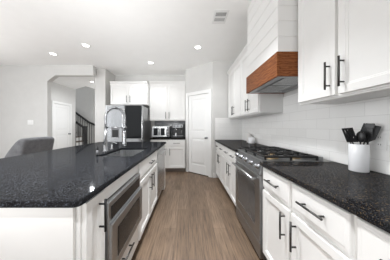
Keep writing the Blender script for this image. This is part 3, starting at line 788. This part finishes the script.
# local: faces -Y, x width, back at +Y
m = MB(); m.box(-0.38, 0.38, -0.40, 0.36, 0.04, 0.30, 0.03, 2); m.build('base', M['fabric'], t)
m = MB(); m.box(-0.27, 0.27, -0.46, 0.22, 0.30, 0.50, 0.06, 3); m.build('seat', M['fabric'], t)
m = MB()
sect = [(0.10, 0.34), (0.40, 0.30), (0.44, 0.46), (0.54, 0.92), (0.55, 0.98), (0.50, 1.02), (0.40, 1.01), (0.33, 0.95), (0.22, 0.82), (0.13, 0.70), (0.08, 0.62), (0.06, 0.46)]
def inset(pts, f):
    c0 = sum(p[0] for p in pts) / len(pts); c1 = sum(p[1] for p in pts) / len(pts)
    return [(c0 + (p[0] - c0) * f, c1 + (p[1] - c1) * f) for p in pts]
loops = []
for x, f in ((-0.33, 0.62), (-0.325, 0.86), (-0.30, 0.97), (-0.27, 1.0), (-0.1, 1.015), (0.1, 1.015), (0.27, 1.0), (0.30, 0.97), (0.325, 0.86), (0.33, 0.62)):
    loops.append([(x, a, z) for a, z in inset(sect, f)])
m.rings(loops); bk = m.build('backrest', M['fabric'], t, subsurf=2)
m = MB(); m.box(-0.24, 0.24, 0.50, 0.522, 0.50, 0.86, 0.01, 2)
for v in m.b.verts: v.co.y += (v.co.z - 0.86) * 0.17
m.build('back_panel', M['fabric'], bk)
for q in (-1, 1):
    m = MB(); m.box(q * 0.29, q * 0.44, -0.44, 0.06, 0.04, 0.67, 0.06, 3); m.build('armrest', M['fabric'], t)
m = MB(); m.box(-0.27, 0.27, -0.50, -0.42, 0.06, 0.30, 0.03, 2); m.build('footrest', M['fabric'], t)

# ------------------------------------------------------------------ stair with railings in the hall
t = thing('staircase', 'staircase with black handrails seen through the hall opening', 'staircase', (-4.46, 7.0, 0))
run, rise = 0.27, 0.19
for i in range(8):
    m = MB(); m.box(-run * (i + 1) + 0.05, -run * i + 0.07, 0.12, 1.04, 0.0 if i == 0 else rise * i, rise * (i + 1) - 0.03); m.build('riser', M['trim'], t)
    m = MB(); m.box(-run * (i + 1) + 0.04, -run * i + 0.10, 0.10, 1.06, rise * (i + 1) - 0.029, rise * (i + 1), 0.005, 1); m.build('tread', M['floor'], t)
def rail_set(y, newel_x, newel_h, p0, p1, nb, seg2=None):
    m = MB(); m.box(newel_x - 0.06, newel_x + 0.06, y - 0.06, y + 0.06, 0, newel_h - 0.03, 0.004, 1); m.box(newel_x - 0.072, newel_x + 0.072, y - 0.072, y + 0.072, newel_h - 0.03, newel_h, 0.006, 1)
    m.build('newel_post', M['blk'], t)
    path = [(p0[0], y, p0[1]), (p1[0], y, p1[1])] + ([(seg2[0], y, seg2[1])] if seg2 else [])
    m = MB()
    for a, b2 in zip(path[:-1], path[1:]):
        dx, dz = b2[0] - a[0], b2[2] - a[2]; l = math.hypot(dx, dz); nx, nz = -dz / l * 0.042, dx / l * 0.042
        m.prism([(a[0] + nx, a[2] + nz), (b2[0] + nx, b2[2] + nz), (b2[0] - nx, b2[2] - nz), (a[0] - nx, a[2] - nz)], y - 0.03, y + 0.03, 'Y')
    m.build('handrail', M['blk'], t, bevel=0.006)
    for k in range(nb):
        f = (k + 0.5) / nb; x = path[0][0] + (path[-1][0] - path[0][0]) * f
        for a, b2 in zip(path[:-1], path[1:]):
            if min(a[0], b2[0]) <= x <= max(a[0], b2[0]): z = a[2] + (b2[2] - a[2]) * (x - a[0]) / (b2[0] - a[0])
        zb = max(0, math.ceil(-x / run)) * rise if x < 0 else 0
        MB().box(x - 0.009, x + 0.009, y - 0.009, y + 0.009, zb, z - 0.02).build('baluster', M['handle'], t)
rail_set(0.0, 0.08, 1.26, (-1.25, 2.10), (0.03, 1.19), 9)
rail_set(1.02, 0.30, 1.15, (-1.3, 2.12), (-0.38, 1.45), 14, (0.26, 1.18))

# ------------------------------------------------------------------ ceiling fittings
def downlight(label, x, y, power=LAMP_W, group='recessed ceiling lights', spread=125):
    t = thing('recessed_light', label, 'ceiling light', (x, y, CEIL)); t['group'] = group
    MB().lathe([(0.058, -0.001), (0.080, -0.001), (0.082, -0.004), (0.076, -0.008), (0.060, -0.006), (0.058, -0.001)], n=32).build('trim_ring', M['trim'], t)
    MB().lathe([(0.001, -0.0005), (0.0575, -0.0005), (0.0575, -0.003), (0.001, -0.0035)], n=28).build('diffuser', M['lamp'], t)
    ld = bpy.data.lights.new('lamp_bulb', 'AREA'); ld.shape = 'DISK'; ld.size = 0.11; ld.energy = power; ld.color = (0.95, 0.975, 1.0); ld.spread = R(spread)
    lo = bpy.data.objects.new('lamp_bulb', ld); COL.objects.link(lo); lo.parent = t; lo.location = (0, 0, -0.012)
downlight('recessed ceiling light highest at the left, over the recliner side', -2.92, 3.56)
downlight('recessed ceiling light above the island, second from the left', -1.985, 3.19)
downlight('recessed ceiling light in front of the back wall cabinets', -0.93, 4.06)
downlight('recessed ceiling light over the aisle near the pantry door', 0.186, 3.27)
downlight('small recessed light in the hall beyond the opening', -3.37, 5.76, 30, spread=170)
for x, y in ((-0.12, 1.45), (-1.7, 1.0), (-0.12, -0.5)):  # unseen lamps added to brighten the island front and near cabinets
    downlight('added fill lamp in the ceiling over the near end of the kitchen, out of view', x, y, 25.0, spread=100)
t = thing('ceiling_vent', 'white louvred air vent in the ceiling before the hood', 'vent', (0.455, 2.37, CEIL))
m = MB()
m.box(-0.10, 0.10, -0.15, -0.10, -0.006, -0.0005, 0.002, 1); m.box(-0.10, 0.10, 0.10, 0.15, -0.006, -0.0005, 0.002, 1)
m.box(-0.10, -0.075, -0.10, 0.10, -0.006, -0.0005, 0.002, 1); m.box(0.075, 0.10, -0.10, 0.10, -0.006, -0.0005, 0.002, 1); m.box(-0.075, 0.075, -0.012, 0.012, -0.006, -0.0005)
m.build('vent_frame', M['trim'], t)
MB().box(-0.075, 0.075, -0.10, 0.10, -0.0012, -0.0004).build('vent_shade', M['gap'], t)  # flat dark sheet stands in for the shade inside the duct
for k in range(9):
    y = -0.088 + k * 0.022
    if abs(y) < 0.01: continue
    m = MB(); m.box(-0.075, 0.075, y - 0.0015, y + 0.0015, -0.007, -0.0015); m.build('louvre', M['trim'], t)
